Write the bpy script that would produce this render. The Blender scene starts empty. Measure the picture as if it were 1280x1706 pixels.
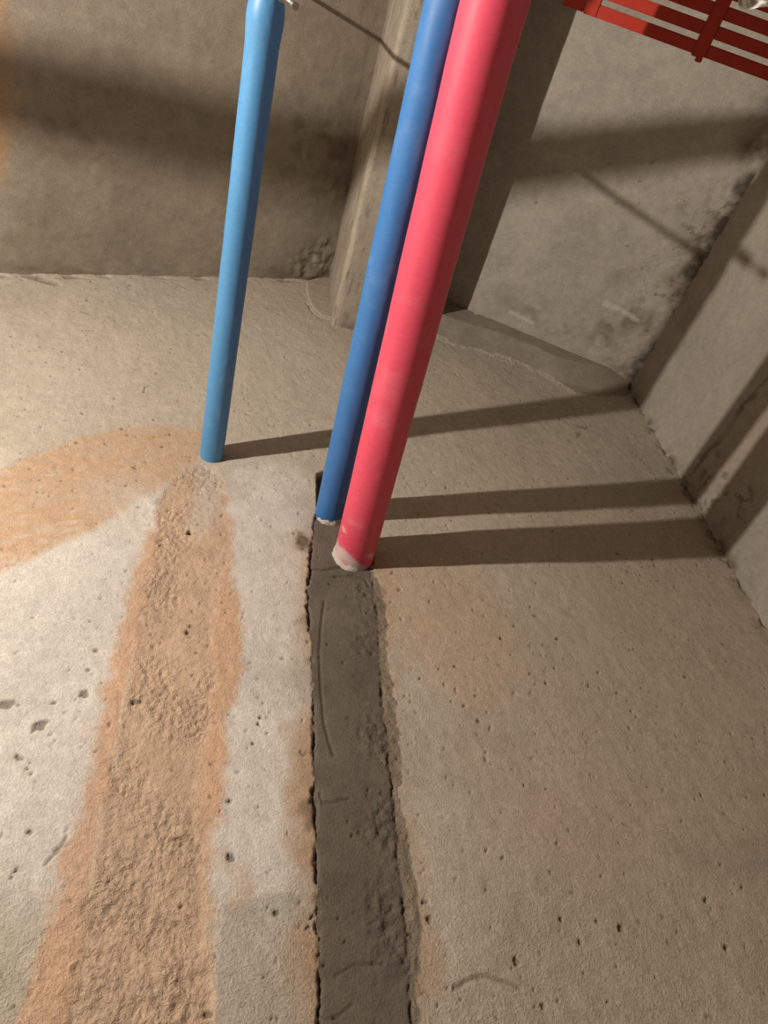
import bpy, bmesh, math
import numpy as np
from mathutils import Matrix, Vector

# ------------------------------------------------------------------ camera, world, light, exposure
SC = bpy.context.scene
COL = SC.collection
H = 1.5                                    # eye height; the camera stands at x = 0, y = 0
F = 1173.0                                 # focal length in pixels of the 1280 x 1706 frame
_c = np.array([195.0 - 640, 2100.0 - 853, F]); _c /= np.linalg.norm(_c)     # level, towards the gable wall
_a = np.array([503.0 - 640, -300.0 - 853, F]); _a -= _c * _a.dot(_c); _a /= np.linalg.norm(_a)   # straight up
_b = np.cross(_c, _a)                                                        # along the wall
MW = np.array([_b, _c, _a])                # camera axes (x right, y down, z ahead) to room axes
cam = bpy.data.cameras.new('camera')
cam.sensor_fit = 'VERTICAL'; cam.sensor_height = 24.0; cam.lens = F / 1706.0 * 24.0
cam.clip_start = 0.01
camo = bpy.data.objects.new('camera', cam); COL.objects.link(camo)
R3 = Matrix([[MW[i][0], -MW[i][1], -MW[i][2]] for i in range(3)])
camo.matrix_world = Matrix.Translation((0, 0, H)) @ R3.to_4x4()
SC.camera = camo

world = bpy.data.worlds.new('world'); SC.world = world
world.use_nodes = True
world.node_tree.nodes['Background'].inputs['Color'].default_value = (0.02, 0.018, 0.016, 1)
world.node_tree.nodes['Background'].inputs['Strength'].default_value = 0.05

LAMP = (-1.09, -0.13, H + 0.706)
li = bpy.data.lights.new('work_lamp', 'POINT')
li.energy = 62.0; li.color = (1.0, 0.90, 0.805); li.shadow_soft_size = 0.013
lo = bpy.data.objects.new('work_lamp', li); COL.objects.link(lo); lo.location = LAMP

SC.view_settings.view_transform = 'Standard'
SC.view_settings.look = 'None'
SC.view_settings.gamma = 1.0
SC.view_settings.use_curve_mapping = False
SC.view_settings.exposure = 1.08

# ------------------------------------------------------------------ helpers
def ray(x, y):
    return MW @ np.array([x - 640.0, y - 853.0, F])

def on_plane(x, y, n, p):
    d = ray(x, y)
    return d * (np.dot(n, p) / np.dot(n, d))

WALL_Y = 1.0
def wall_xy(px):
    """Points of the gable wall (x, height above the eye) from where they are seen."""
    out = []
    for x, y in px:
        q = on_plane(x, y, np.array([0, 1.0, 0]), np.array([0, WALL_Y, 0]))
        out.append((q[0], q[2]))
    return np.array(out)

class Plane:
    """A roof slope or side wall: runs along y, its cross-section from p to q (x, height above the eye)."""
    def __init__(s, p, q):
        s.p = np.array([p[0], 0, p[1]]); s.u = np.array([q[0] - p[0], 0, q[1] - p[1]])
        s.u /= np.linalg.norm(s.u)
        n = np.array([-s.u[2], 0, s.u[0]])
        s.n = n if np.dot(n, np.array([-0.2, 0, 0.6]) - s.p) > 0 else -n      # into the room
    def uv(s, px):
        out = []
        for x, y in px:
            h = on_plane(x, y, s.n, s.p)
            out.append((np.dot(h - s.p, s.u), h[1]))
        return np.array(out)

rng = np.random.default_rng(7)
_LAT = rng.random((16, 256, 256))
def vnoise(x, y, k=0):
    xi = np.floor(x).astype(int); yi = np.floor(y).astype(int)
    fx = x - xi; fy = y - yi
    fx = fx * fx * fx * (fx * (fx * 6 - 15) + 10); fy = fy * fy * fy * (fy * (fy * 6 - 15) + 10)
    L = _LAT[k % 16]
    a = L[xi % 256, yi % 256]; b = L[(xi + 1) % 256, yi % 256]
    c = L[xi % 256, (yi + 1) % 256]; d = L[(xi + 1) % 256, (yi + 1) % 256]
    return (a * (1 - fx) + b * fx) * (1 - fy) + (c * (1 - fx) + d * fx) * fy
def fbm(x, y, s, o=4, k=0, g=0.5):
    """Noise of mean 0, about -1 to 1; s: size of the largest features in metres."""
    t = np.zeros_like(x); amp = 1.0; tot = 0.0; f = 1.0 / s
    for i in range(o):
        t += amp * (vnoise(x * f + 17.3 * i + 100, y * f + 9.1 * i + 100, k + i) * 2 - 1); tot += amp
        amp *= g; f *= 2.03
    return t / tot * 1.6
def sstep(a, b, x):
    t = np.clip((x - a) / (b - a), 0, 1); return t * t * (3 - 2 * t)

def sdf(x, y, poly):
    """Signed distance to a polygon, positive inside."""
    d2 = np.full(x.shape, 1e9); ins = np.zeros(x.shape, bool)
    n = len(poly)
    for i in range(n):
        ax, ay = poly[i]; bx, by = poly[(i + 1) % n]
        ex, ey = bx - ax, by - ay
        t = np.clip(((x - ax) * ex + (y - ay) * ey) / (ex * ex + ey * ey + 1e-12), 0, 1)
        d2 = np.minimum(d2, (x - ax - t * ex) ** 2 + (y - ay - t * ey) ** 2)
        if abs(ey) > 1e-12:
            c = ((ay > y) != (by > y)) & (x < ex * (y - ay) / ey + ax)
            ins ^= c
    d = np.sqrt(d2)
    return np.where(ins, d, -d)
def dline(x, y, pts):
    d2 = np.full(x.shape, 1e9)
    for (ax, ay), (bx, by) in zip(pts[:-1], pts[1:]):
        ex, ey = bx - ax, by - ay
        t = np.clip(((x - ax) * ex + (y - ay) * ey) / (ex * ex + ey * ey + 1e-12), 0, 1)
        d2 = np.minimum(d2, (x - ax - t * ex) ** 2 + (y - ay - t * ey) ** 2)
    return np.sqrt(d2)
def mix(c, d, m):
    m = np.asarray(m)[..., None]
    return c * (1 - m) + np.asarray(d) * m

def mesh_from(name, V, Q, col=None, smooth=True):
    me = bpy.data.meshes.new(name)
    V = np.ascontiguousarray(V, dtype=np.float32); Q = np.ascontiguousarray(Q, dtype=np.int32)
    k = Q.shape[1]
    me.vertices.add(len(V)); me.vertices.foreach_set('co', V.ravel())
    me.loops.add(Q.size); me.loops.foreach_set('vertex_index', Q.ravel())
    me.polygons.add(len(Q)); me.polygons.foreach_set('loop_start', np.arange(0, Q.size, k, dtype=np.int32))
    me.polygons.foreach_set('loop_total', np.full(len(Q), k, dtype=np.int32))
    me.update(calc_edges=True)
    if smooth:
        me.polygons.foreach_set('use_smooth', np.ones(len(Q), dtype=bool))
    if col is not None:
        at = me.attributes.new('Col', 'FLOAT_COLOR', 'POINT')
        c4 = np.zeros((len(V), 4), dtype=np.float32); c4[:, :col.shape[1]] = col
        at.data.foreach_set('color', c4.ravel())
    return me
def link(name, me, mat, parent=None, **props):
    o = bpy.data.objects.new(name, me); COL.objects.link(o)
    if mat is not None:
        me.materials.append(mat)
    if parent is not None:
        o.parent = parent
    for k, v in props.items():
        o[k] = v
    return o
def empty(name, loc, **props):
    o = bpy.data.objects.new(name, None); COL.objects.link(o)
    o.location = loc; o.empty_display_size = 0.05
    for k, v in props.items():
        o[k] = v
    return o
def grid_quads(nu, nv):
    i = np.arange(nu * nv).reshape(nu, nv)
    return np.stack([i[:-1, :-1], i[1:, :-1], i[1:, 1:], i[:-1, 1:]], -1).reshape(-1, 4)
def orient(V, Q, n):
    """Turns the faces so that they look along n."""
    k = len(Q) // 2
    a, b, c = V[Q[k, 0]], V[Q[k, 1]], V[Q[k, 2]]
    return Q if np.dot(np.cross(b - a, c - a), n) > 0 else Q[:, ::-1]

# ------------------------------------------------------------------ materials
def concrete(name, bump=1.0, grain=1.0, rough=0.92):
    m = bpy.data.materials.new(name); m.use_nodes = True
    nt = m.node_tree; N = nt.nodes; L = nt.links
    bs = N['Principled BSDF']; bs.inputs['Roughness'].default_value = rough
    bs.inputs['Specular IOR Level'].default_value = 0.2
    at = N.new('ShaderNodeAttribute'); at.attribute_name = 'Col'
    tc = N.new('ShaderNodeTexCoord')
    n1 = N.new('ShaderNodeTexNoise'); n1.inputs['Scale'].default_value = 330; n1.inputs['Detail'].default_value = 4
    n1.inputs['Roughness'].default_value = 0.7
    n2 = N.new('ShaderNodeTexNoise'); n2.inputs['Scale'].default_value = 60; n2.inputs['Detail'].default_value = 5
    n2.inputs['Roughness'].default_value = 0.65
    for n in (n1, n2):
        L.new(tc.outputs['Object'], n.inputs['Vector'])
    r1 = N.new('ShaderNodeMapRange'); r1.inputs['From Min'].default_value = 0.25; r1.inputs['From Max'].default_value = 0.75
    r1.inputs['To Min'].default_value = 1 - 0.26 * grain; r1.inputs['To Max'].default_value = 1 + 0.20 * grain
    L.new(n1.outputs['Fac'], r1.inputs['Value'])
    r2 = N.new('ShaderNodeMapRange'); r2.inputs['From Min'].default_value = 0.3; r2.inputs['From Max'].default_value = 0.7
    r2.inputs['To Min'].default_value = 1 - 0.10 * grain; r2.inputs['To Max'].default_value = 1 + 0.10 * grain
    L.new(n2.outputs['Fac'], r2.inputs['Value'])
    mu = N.new('ShaderNodeMath'); mu.operation = 'MULTIPLY'
    L.new(r1.outputs[0], mu.inputs[0]); L.new(r2.outputs[0], mu.inputs[1])
    vm = N.new('ShaderNodeVectorMath'); vm.operation = 'SCALE'
    L.new(at.outputs['Color'], vm.inputs[0]); L.new(mu.outputs[0], vm.inputs['Scale'])
    L.new(vm.outputs[0], bs.inputs['Base Color'])
    n3 = N.new('ShaderNodeTexNoise'); n3.inputs['Scale'].default_value = 125; n3.inputs['Detail'].default_value = 3
    n3.inputs['Roughness'].default_value = 0.6; n3.inputs['Distortion'].default_value = 0.6
    L.new(tc.outputs['Object'], n3.inputs['Vector'])
    sb = N.new('ShaderNodeMath'); sb.operation = 'SUBTRACT'; L.new(n3.outputs['Fac'], sb.inputs[0]); sb.inputs[1].default_value = 0.5
    ab = N.new('ShaderNodeMath'); ab.operation = 'ABSOLUTE'; L.new(sb.outputs[0], ab.inputs[0])
    sq = N.new('ShaderNodeMath'); sq.operation = 'MULTIPLY'; L.new(ab.outputs[0], sq.inputs[0]); L.new(at.outputs['Alpha'], sq.inputs[1])
    a0 = N.new('ShaderNodeMath'); a0.operation = 'MULTIPLY_ADD'      # heights in millimetres
    L.new(sq.outputs[0], a0.inputs[0]); a0.inputs[1].default_value = 7.0; 
    m1 = N.new('ShaderNodeMath'); m1.operation = 'MULTIPLY'; L.new(n1.outputs['Fac'], m1.inputs[0]); m1.inputs[1].default_value = 1.8 * bump
    L.new(m1.outputs[0], a0.inputs[2])
    ad = N.new('ShaderNodeMath'); ad.operation = 'MULTIPLY_ADD'
    L.new(n2.outputs['Fac'], ad.inputs[0]); ad.inputs[1].default_value = 1.6 * bump; L.new(a0.outputs[0], ad.inputs[2])
    bp = N.new('ShaderNodeBump'); bp.inputs['Strength'].default_value = 1.0; bp.inputs['Distance'].default_value = 0.001
    L.new(ad.outputs[0], bp.inputs['Height']); L.new(bp.outputs['Normal'], bs.inputs['Normal'])
    return m
def plain(name, rgb, rough=0.5, metal=0.0, spec=0.5, bump=0.0, scale=200.0, vary=0.08, attr=False, trans=0.0):
    m = bpy.data.materials.new(name); m.use_nodes = True
    nt = m.node_tree; N = nt.nodes; L = nt.links
    bs = N['Principled BSDF']
    bs.inputs['Roughness'].default_value = rough; bs.inputs['Metallic'].default_value = metal
    bs.inputs['Specular IOR Level'].default_value = spec
    if trans:
        bs.inputs['Transmission Weight'].default_value = trans
    tc = N.new('ShaderNodeTexCoord')
    n1 = N.new('ShaderNodeTexNoise'); n1.inputs['Scale'].default_value = scale; n1.inputs['Detail'].default_value = 4
    L.new(tc.outputs['Object'], n1.inputs['Vector'])
    r1 = N.new('ShaderNodeMapRange'); r1.inputs['From Min'].default_value = 0.3; r1.inputs['From Max'].default_value = 0.7
    r1.inputs['To Min'].default_value = 1 - vary; r1.inputs['To Max'].default_value = 1 + vary
    L.new(n1.outputs['Fac'], r1.inputs['Value'])
    vm = N.new('ShaderNodeVectorMath'); vm.operation = 'SCALE'
    if attr:
        at = N.new('ShaderNodeAttribute'); at.attribute_name = 'Col'
        L.new(at.outputs['Color'], vm.inputs[0])
    else:
        vm.inputs[0].default_value = rgb
    L.new(r1.outputs[0], vm.inputs['Scale']); L.new(vm.outputs[0], bs.inputs['Base Color'])
    if bump:
        bp = N.new('ShaderNodeBump'); bp.inputs['Strength'].default_value = bump; bp.inputs['Distance'].default_value = 0.001
        L.new(n1.outputs['Fac'], bp.inputs['Height']); L.new(bp.outputs['Normal'], bs.inputs['Normal'])
    return m

M_WALL = concrete('rough_plaster', 1.0, 1.0)
M_FRESH = concrete('damp_mortar', 0.9, 0.9, 0.85)
M_OLD = concrete('primed_mortar', 1.15, 1.0)
M_ROOF = concrete('cast_concrete', 0.55, 0.9)
M_FOAM = plain('pipe_foam', (1, 1, 1), 0.48, spec=0.5, bump=0.12, scale=160, vary=0.05, attr=True)
M_PLASTER = plain('dried_plaster', (0.50, 0.44, 0.38), 0.9, spec=0.2, bump=0.6, scale=300, vary=0.15)
M_RACK = plain('orange_plastic', (0.38, 0.028, 0.011), 0.45, spec=0.4, bump=0.05, scale=90, vary=0.06)
M_STEEL = plain('zinc_steel', (0.62, 0.58, 0.52), 0.33, metal=1.0, vary=0.1)
M_FILM = plain('white_film', (0.75, 0.73, 0.68), 0.22, spec=0.6, vary=0.05)
M_PLAIN = plain('grey_concrete', (0.15, 0.135, 0.115), 0.92, spec=0.2, bump=0.4, scale=60, vary=0.15)

# ------------------------------------------------------------------ the gable wall, with its filled chases
ROOF_L = Plane((0.256, 2.107), (-0.595, 1.77))
ROOF_R = Plane((0.446, 2.130), (1.196, 1.783))
SIDE_R = Plane((1.212, 2.2), (1.212, 0.0))
BEAM_X0, BEAM_X1, BEAM_Z = 0.262, 0.446, 1.822

SZ = 0.0022
X0, X1, Z0, Z1 = -0.78, 1.224, 0.08, 2.16
gx = np.arange(X0, X1 + 1e-6, SZ); gz = np.arange(Z0, Z1 + 1e-6, SZ)
X, Z = np.meshgrid(gx, gz, indexing='ij')

P = lambda *a: wall_xy(a)
fresh_poly = P((531, 850), (560, 838), (610, 860), (622, 920), (619, 945), (624, 985), (630, 1030), (633, 1075), (636, 1130), (641, 1180), (647, 1240),
               (655, 1300), (661, 1380), (669, 1450), (677, 1540), (683, 1620), (693, 1740),
               (534, 1740), (533, 1620), (529, 1500), (527, 1400), (523, 1300), (524, 1230), (522, 1150), (519, 1080), (513, 1010), (517, 950), (524, 870))
smear_poly = P((622, 950), (638, 990), (647, 1045), (650, 1100), (657, 1150), (667, 1210), (672, 1260), (668, 1325), (681, 1390), (690, 1440), (699, 1500),
               (703, 1560), (701, 1625), (705, 1740), (600, 1740), (600, 950))
old_poly = P((262, 838), (258, 900), (246, 960), (236, 1030), (220, 1100), (210, 1160), (193, 1230), (180, 1300), (166, 1370), (152, 1450), (136, 1560), (116, 1640), (88, 1760),
             (352, 1760), (348, 1560), (336, 1450), (330, 1350), (345, 1250), (358, 1150), (358, 1080), (366, 1000), (384, 930), (380, 850), (372, 800), (345, 770), (300, 790))
orange_poly = P((290, 800), (262, 850), (240, 900), (215, 965), (196, 1040), (178, 1110), (163, 1180), (149, 1250), (133, 1320), (116, 1380), (96, 1430), (84, 1490), (66, 1570), (44, 1640), (5, 1760),
                (354, 1760), (357, 1640), (358, 1560), (358, 1480), (362, 1400), (376, 1330), (380, 1250), (388, 1180), (407, 1130), (412, 1080), (402, 1020), (394, 960), (388, 880), (378, 810), (345, 772))
swoop_poly = P((338, 716), (285, 708), (200, 711), (120, 735), (60, 755), (0, 787), (-70, 830), (-120, 900), (-90, 1010), (0, 955), (50, 935), (100, 908), (150, 888), (180, 868), (215, 838), (265, 815), (300, 790), (340, 765))

wn = lambda s, amp, k=0: (amp * fbm(X, Z, s, 3, k), amp * fbm(X, Z, s, 3, k + 5))
w1 = wn(0.03, 0.0035); w2 = wn(0.012, 0.0022, 3); w3 = wn(0.007, 0.0016, 6)
d_fresh = sdf(X + w1[0] * 0.5 + w2[0] * 0.7 + w3[0], Z + w1[1] * 0.5 + w3[1], fresh_poly)
d_smear = sdf(X + w1[0] + w2[0] * 1.3 + w3[0], Z + w1[1] + w3[1], smear_poly)
d_old = sdf(X + w1[0] * 2.0, Z + w1[1] * 2.0, old_poly)
d_orange = sdf(X + w1[0] * 2.2 + w2[0] + 1.5 * w3[0], Z + w1[1] * 2.2, orange_poly)
# brush strokes of the swoop run along its arc
str_n = fbm(X * 0.35 + Z * 0.1, Z - 0.38 * X, 0.010, 3, 8)
d_swoop = sdf(X + 0.010 * str_n, Z + 0.006 * str_n + w1[1], swoop_poly)

# --- colours (albedo)
n_big = fbm(X, Z, 0.5, 3, 1); n_mid = fbm(X, Z, 0.13, 4, 2); n_fine = fbm(X, Z, 0.03, 4, 4)
beige = np.array([0.470, 0.410, 0.330]); white = np.array([0.605, 0.568, 0.508])
C = np.broadcast_to(beige, X.shape + (3,)).copy()
chalk = sdf(X, Z, P((-420, 960), (110, 900), (240, 860), (420, 790), (520, 800), (525, 1000), (520, 1300), (480, 1500), (300, 1560), (-420, 1560)))
C = mix(C, white, np.clip(sstep(-0.07, 0.05, chalk + 0.05 * n_mid) * 0.9, 0, 1))
chalk2 = sdf(X, Z, P((655, 1130), (720, 1080), (760, 1200), (800, 1400), (760, 1560), (690, 1400)))
C = mix(C, white * 0.92, np.clip(sstep(-0.05, 0.05, chalk2 + 0.04 * n_mid) * 0.45, 0, 1))
C *= (1 + 0.07 * n_big + 0.06 * n_mid + 0.05 * n_fine)[..., None]
# rosy and ochre tints of the right half
C = mix(C, [0.46, 0.355, 0.265], np.clip((0.45 + 0.55 * sstep(-0.2, 0.9, fbm(X, Z, 0.22, 3, 6))) * 0.6 * sstep(0.25, 0.5, X) * sstep(1.35, 1.0, Z), 0, 1))
ochre = sdf(X, Z, P((640, 955), (780, 955), (860, 1060), (800, 1160), (720, 1120), (660, 1060)))
C = mix(C, [0.52, 0.37, 0.235], sstep(-0.06, 0.04, ochre + 0.03 * n_mid) * 0.5)
# damp grey area low on the left, with a tide line
tide = wall_xy([(-100, 1480), (80, 1470), (240, 1500), (360, 1506), (440, 1490), (525, 1484)])
tz = np.interp(X, tide[:, 0], tide[:, 1]) + 0.006 * n_mid
left = (X < 0.20) & (X > 0.075)
C = mix(C, [0.36, 0.33, 0.275], np.where(left, sstep(0.0015, -0.0015, Z - tz) * 0.55, 0))
grn = sdf(X, Z, P((-200, 1380), (40, 1440), (75, 1560), (40, 1760), (-200, 1760)))
C = mix(C, [0.33, 0.315, 0.215], sstep(-0.04, 0.05, grn + 0.03 * n_mid) * 0.5)
gp = sdf(X, Z, P((1110, 1400), (1200, 1405), (1320, 1400), (1320, 1470), (1180, 1460)))
C = mix(C, [0.30, 0.265, 0.215], sstep(-0.03, 0.03, gp + 0.03 * n_mid + 0.01 * n_fine) * 0.45)
# brown halo along the damp chase
halo = np.clip(sstep(-0.044, -0.004, d_fresh + 0.020 * n_mid + 0.006 * n_fine), 0, 1)
C = mix(C, [0.41, 0.265, 0.155], halo * 0.85 * np.clip(0.8 + 0.5 * n_mid, 0, 1))
spots = [((502, 900), 0.027, 1.0), ((508, 1040), 0.022, 0.55), ((512, 1100), 0.016, 0.55), ((512, 1345), 0.016, 0.6), ((515, 1380), 0.012, 0.6), ((640, 985), 0.014, 0.7),
         ((695, 1650), 0.016, 0.6), ((660, 1280), 0.008, 0.5)]
for q, r, s in spots:
    cx, cz = wall_xy([q])[0]
    rr = np.hypot((X - cx) * 1.25, Z - cz) - 0.008 * n_fine
    C = mix(C, [0.17, 0.125, 0.075], np.clip(sstep(r * 1.2, r * 0.45, rr) * s * np.clip(0.95 + 0.8 * n_fine, 0, 1), 0, 1))
# orange primer: the swoop, then the sides of the old chase
oc = np.array([0.545, 0.345, 0.215])
sw = np.clip(sstep(-0.010, 0.012, d_swoop + 0.004 * n_fine) * (0.80 + 0.28 * str_n), 0, 0.95)
bare = sdf(X, Z, P((130, 810), (210, 790), (260, 815), (200, 850), (150, 850)))
sw *= 1 - 0.55 * sstep(-0.02, 0.03, bare + 0.012 * str_n)
C = mix(C, oc * np.array([0.93, 0.98, 0.98]), sw)
om = np.clip(sstep(-0.008, 0.014, d_orange), 0, 1)
C = mix(C, oc * (1 + 0.08 * n_mid)[..., None], om * (0.90 + 0.08 * np.clip(n_mid, -1, 1)))
trail = dline(X, Z, P((372, 1425), (400, 1450), (412, 1480), (395, 1500))) - 0.004 * n_fine
C = mix(C, oc * 0.95, sstep(0.018, 0.002, trail + 0.006 * n_mid) * 0.35)
# old mortar: greyer tan between the orange margins; near the pipe almost bare
tan = np.array([0.490, 0.362, 0.255])
ol = sstep(-0.006, 0.010, d_old)
C = mix(C, tan * (1 + 0.10 * n_mid + 0.10 * n_fine)[..., None], ol * 0.80)
mark = dline(X, Z, P((352, 780), (345, 840), (330, 880)))
C = mix(C, [0.52, 0.45, 0.355], sstep(0.044, 0.010, mark + 0.008 * n_mid) * 0.85)
rid = np.minimum(dline(X, Z, P((222, 1090), (212, 1150), (200, 1210), (188, 1280))), dline(X, Z, P((172, 1345), (160, 1420), (152, 1490)))) + 0.0015 * n_fine
C = mix(C, [0.57, 0.45, 0.33], sstep(0.006, 0.002, rid) * 0.7)
edge_r = dline(X, Z, P((357, 1500), (355, 1600), (352, 1740)))
C = mix(C, [0.55, 0.42, 0.30], sstep(0.006, 0.002, edge_r) * 0.5)
# fresh mortar and its smear
sm = sstep(-0.0015, 0.0025, d_smear)
C = mix(C, np.array([0.175, 0.148, 0.105]), sm * np.clip(0.85 + 0.35 * n_mid, 0, 1))
damp = np.array([0.138, 0.116, 0.089])
fr = sstep(-0.001, 0.0015, d_fresh)
up = sstep(0.80, 1.0, Z)
C = mix(C, (damp * (1 + 0.13 * up)[..., None]) * (1 + 0.10 * n_mid + 0.10 * n_fine)[..., None], fr)

# --- relief (metres, positive into the room)
D = 0.0011 * n_mid + 0.0028 * n_big + 0.0005 * n_fine
tro = fbm(X * 0.9 + Z * 0.35, (Z - 0.45 * X) * 0.25, 0.012, 3, 9)
D += 0.00030 * tro * (1 - ol)
# worm-like rough relief of the old mortar
rg = 1 - np.abs(fbm(X, Z * 0.8, 0.016, 3, 3)); rg2 = fbm(X, Z, 0.007, 2, 12); rg3 = 1 - np.abs(fbm(X * 1.1, Z * 0.9, 0.0085, 2, 7))
patch = np.clip(0.55 + 0.9 * fbm(X, Z, 0.08, 2, 10), 0.1, 1.2)
D += ol * ((0.0020 * (rg - 0.75) + 0.0022 * (rg3 - 0.75)) * patch + 0.0005 * rg2 - 0.0012)
D += om * (1 - ol) * 0.0004 * rg2
GR = np.clip(ol * patch * 0.9 + 0.22 * om * (1 - ol) + 0.10, 0, 1)
low = sstep(0.45, 0.25, Z)
lay = fbm(X * 0.35, Z + 0.25 * X, 0.020, 3, 13)
D += low * (ol * 0.0022 + 0.0007 + 0.0005 * om) * lay
# fresh mortar lies a little under the wall face; rough towards its right side
rr_ = fbm(X, Z, 0.010, 3, 11)
rside = sstep(0.0, 0.05, X - 0.240) * np.clip(0.4 + 0.8 * fbm(X, Z, 0.06, 2, 14), 0, 1)
D = D * (1 - 0.65 * fr) + fr * (-0.003 + 0.0032 * rside * rr_ + 0.0010 * rside * rg3)
GR = GR * (1 - fr) + fr * np.clip(0.9 * rside, 0.06, 0.9); GR = np.maximum(GR, 0.8 * sm * (1 - fr))
D += sm * (1 - fr) * (-0.0012 + 0.0014 * rr_)
gap = np.exp(-((d_fresh + 0.0005) / 0.0026) ** 2)
sidel = (X < 0.245) * 1.0
D -= gap * np.where(sidel > 0, 0.008, 0.006 * np.clip(0.35 + rr_, 0, 1)) * np.clip(0.6 + 1.2 * n_fine + 0.5 * rr_, 0, 1.2)
C = mix(C, [0.085, 0.062, 0.042], np.clip(gap * np.where(sidel > 0, 0.85, 0.55) * np.clip(0.6 + 1.0 * n_fine + 0.5 * rr_, 0, 1), 0, 1))
def groove(pts, w, depth, dark=0.7, col=(0.09, 0.066, 0.045), j=0.0012):
    """A crack or trowel mark."""
    global D, C
    g = np.exp(-((dline(X + j * rr_, Z + j * n_fine, P(*pts))) / w) ** 2)
    D -= g * depth; C = mix(C, np.array(col), np.clip(g * dark, 0, 1))
groove([(541, 1000), (536, 1040), (533, 1085), (536, 1150), (541, 1200), (548, 1232), (557, 1256)], 0.0020, 0.003, 0.75, j=0.0004)
groove([(519, 945), (535, 948), (552, 946), (566, 944), (580, 946), (604, 945), (622, 946)], 0.0018, 0.005)
groove([(556, 960), (590, 957), (608, 962), (616, 975)], 0.0016, 0.004, 0.6)
groove([(534, 1318), (538, 1335), (560, 1334), (585, 1328)], 0.0015, 0.003, 0.6)
groove([(560, 1625), (590, 1608), (640, 1604)], 0.0013, 0.002, 0.5)
groove([(536, 1696), (562, 1694), (590, 1672)], 0.0013, 0.002, 0.6)
groove([(75, 1440), (96, 1418), (112, 1390)], 0.0016, 0.003, 0.3, (0.20, 0.12, 0.07))
groove([(755, 1645), (785, 1630), (815, 1628), (845, 1635), (866, 1645)], 0.0026, 0.003, 0.5, (0.18, 0.145, 0.105), 0.003)
for pts in ([(240, 654), (243, 645), (250, 643)], [(137, 519), (153, 525)], [(138, 551), (158, 551)], [(217, 506), (228, 508)], [(288, 470), (300, 474), (312, 482)]):
    groove(pts, 0.0016, 0.003, 0.6, (0.17, 0.135, 0.10))
def pit(q, r, depth, dark=0.75, col=(0.10, 0.075, 0.05), asp=1.0):
    global D, C
    cx, cz = wall_xy([q])[0]
    d = np.hypot((X - cx) / asp, Z - cz) * 1.12 + 0.5 * r * fbm(X, Z, r * 0.9, 3, 5)
    g = sstep(r, r * 0.55, d)
    D -= g * depth; C = mix(C, np.array(col), g * dark)
grey = (0.19, 0.165, 0.14)
pit((316, 888), 0.0095, 0.016, 0.8, (0.08, 0.055, 0.035))
pit((312, 1053), 0.005, 0.005); pit((318, 1041), 0.004, 0.004, 0.6)
for q, r, a in (((66, 1209), 0.0105, 1.5), ((141, 1156), 0.0075, 1.2), ((90, 1170), 0.0045, 1.2), ((10, 1171), 0.010, 1.7), ((30, 1262), 0.0055, 1.4), ((160, 1083), 0.0045, 1.2),
                ((148, 1115), 0.004, 1.5), ((226, 1167), 0.006, 1.5), ((50, 1385), 0.004, 1.3), ((47, 1280), 0.0035, 1.0)):
    pit(q, r, 0.0035, 0.85, grey, a)
for q, r in (((283, 723), 0.0035), ((244, 770), 0.003), ((212, 725), 0.003), ((385, 1428), 0.006), ((382, 1335), 0.004), ((716, 1530), 0.006), ((711, 1502), 0.005), ((835, 1063), 0.004),
             ((758, 1109), 0.0035), ((929, 1064), 0.004), ((1143, 1127), 0.004), ((910, 1137), 0.003), ((863, 1602), 0.006), ((936, 1530), 0.004), ((968, 1570), 0.005), ((1036, 1546), 0.006),
             ((905, 1675), 0.005), ((1178, 1500), 0.005), ((1210, 1578), 0.004), ((345, 1690), 0.006), ((459, 1522), 0.004), ((521, 1527), 0.004), ((515, 1546), 0.004), ((134, 616), 0.004), ((136, 689), 0.004),
             ((20, 560), 0.003), ((153, 470), 0.004), ((217, 475), 0.005), ((240, 460), 0.004), ((430, 1207), 0.004), ((433, 1195), 0.003), ((422, 1238), 0.003), ((565, 536), 0.004), ((700, 1130), 0.003)):
    pit(q, r, 0.004, 0.7, (0.13, 0.10, 0.07), 1.2)
# scattered pin holes
pr = np.random.default_rng(3)
for i in range(2400):
    cx = pr.uniform(X0, X1); cz = pr.uniform(Z0, 1.95); r = pr.uniform(0.0016, 0.0030) if i % 25 else pr.uniform(0.0028, 0.0038)
    i0, i1 = np.searchsorted(gx, [cx - 0.014, cx + 0.014]); j0, j1 = np.searchsorted(gz, [cz - 0.014, cz + 0.014])
    sl = (slice(i0, i1), slice(j0, j1))
    t = pr.normal(0.5, 0.6); e_ = pr.uniform(0.4, 1.0)          # short nicks, mostly along the trowel's sweep
    du, dv = X[sl] - cx, Z[sl] - cz
    d = np.hypot(du * math.cos(t) - dv * math.sin(t), (du * math.sin(t) + dv * math.cos(t)) * e_) + 0.3 * r * rr_[sl]
    g = sstep(r, r * 0.4, d)
    D[sl] -= g * pr.uniform(0.0008, 0.003)
    C[sl] = mix(C[sl], C[sl] * 0.45, g * pr.uniform(0.2, 0.9))
# the open slot beside the second blue pipe
slot = sdf(X + 0.5 * w2[0], Z, P((528, 789), (546, 783), (548, 838), (528, 846)))
sg = sstep(-0.002, 0.003, slot)
D -= sg * 0.020; C = mix(C, np.array([0.06, 0.045, 0.03]), sg * 0.9)

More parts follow.
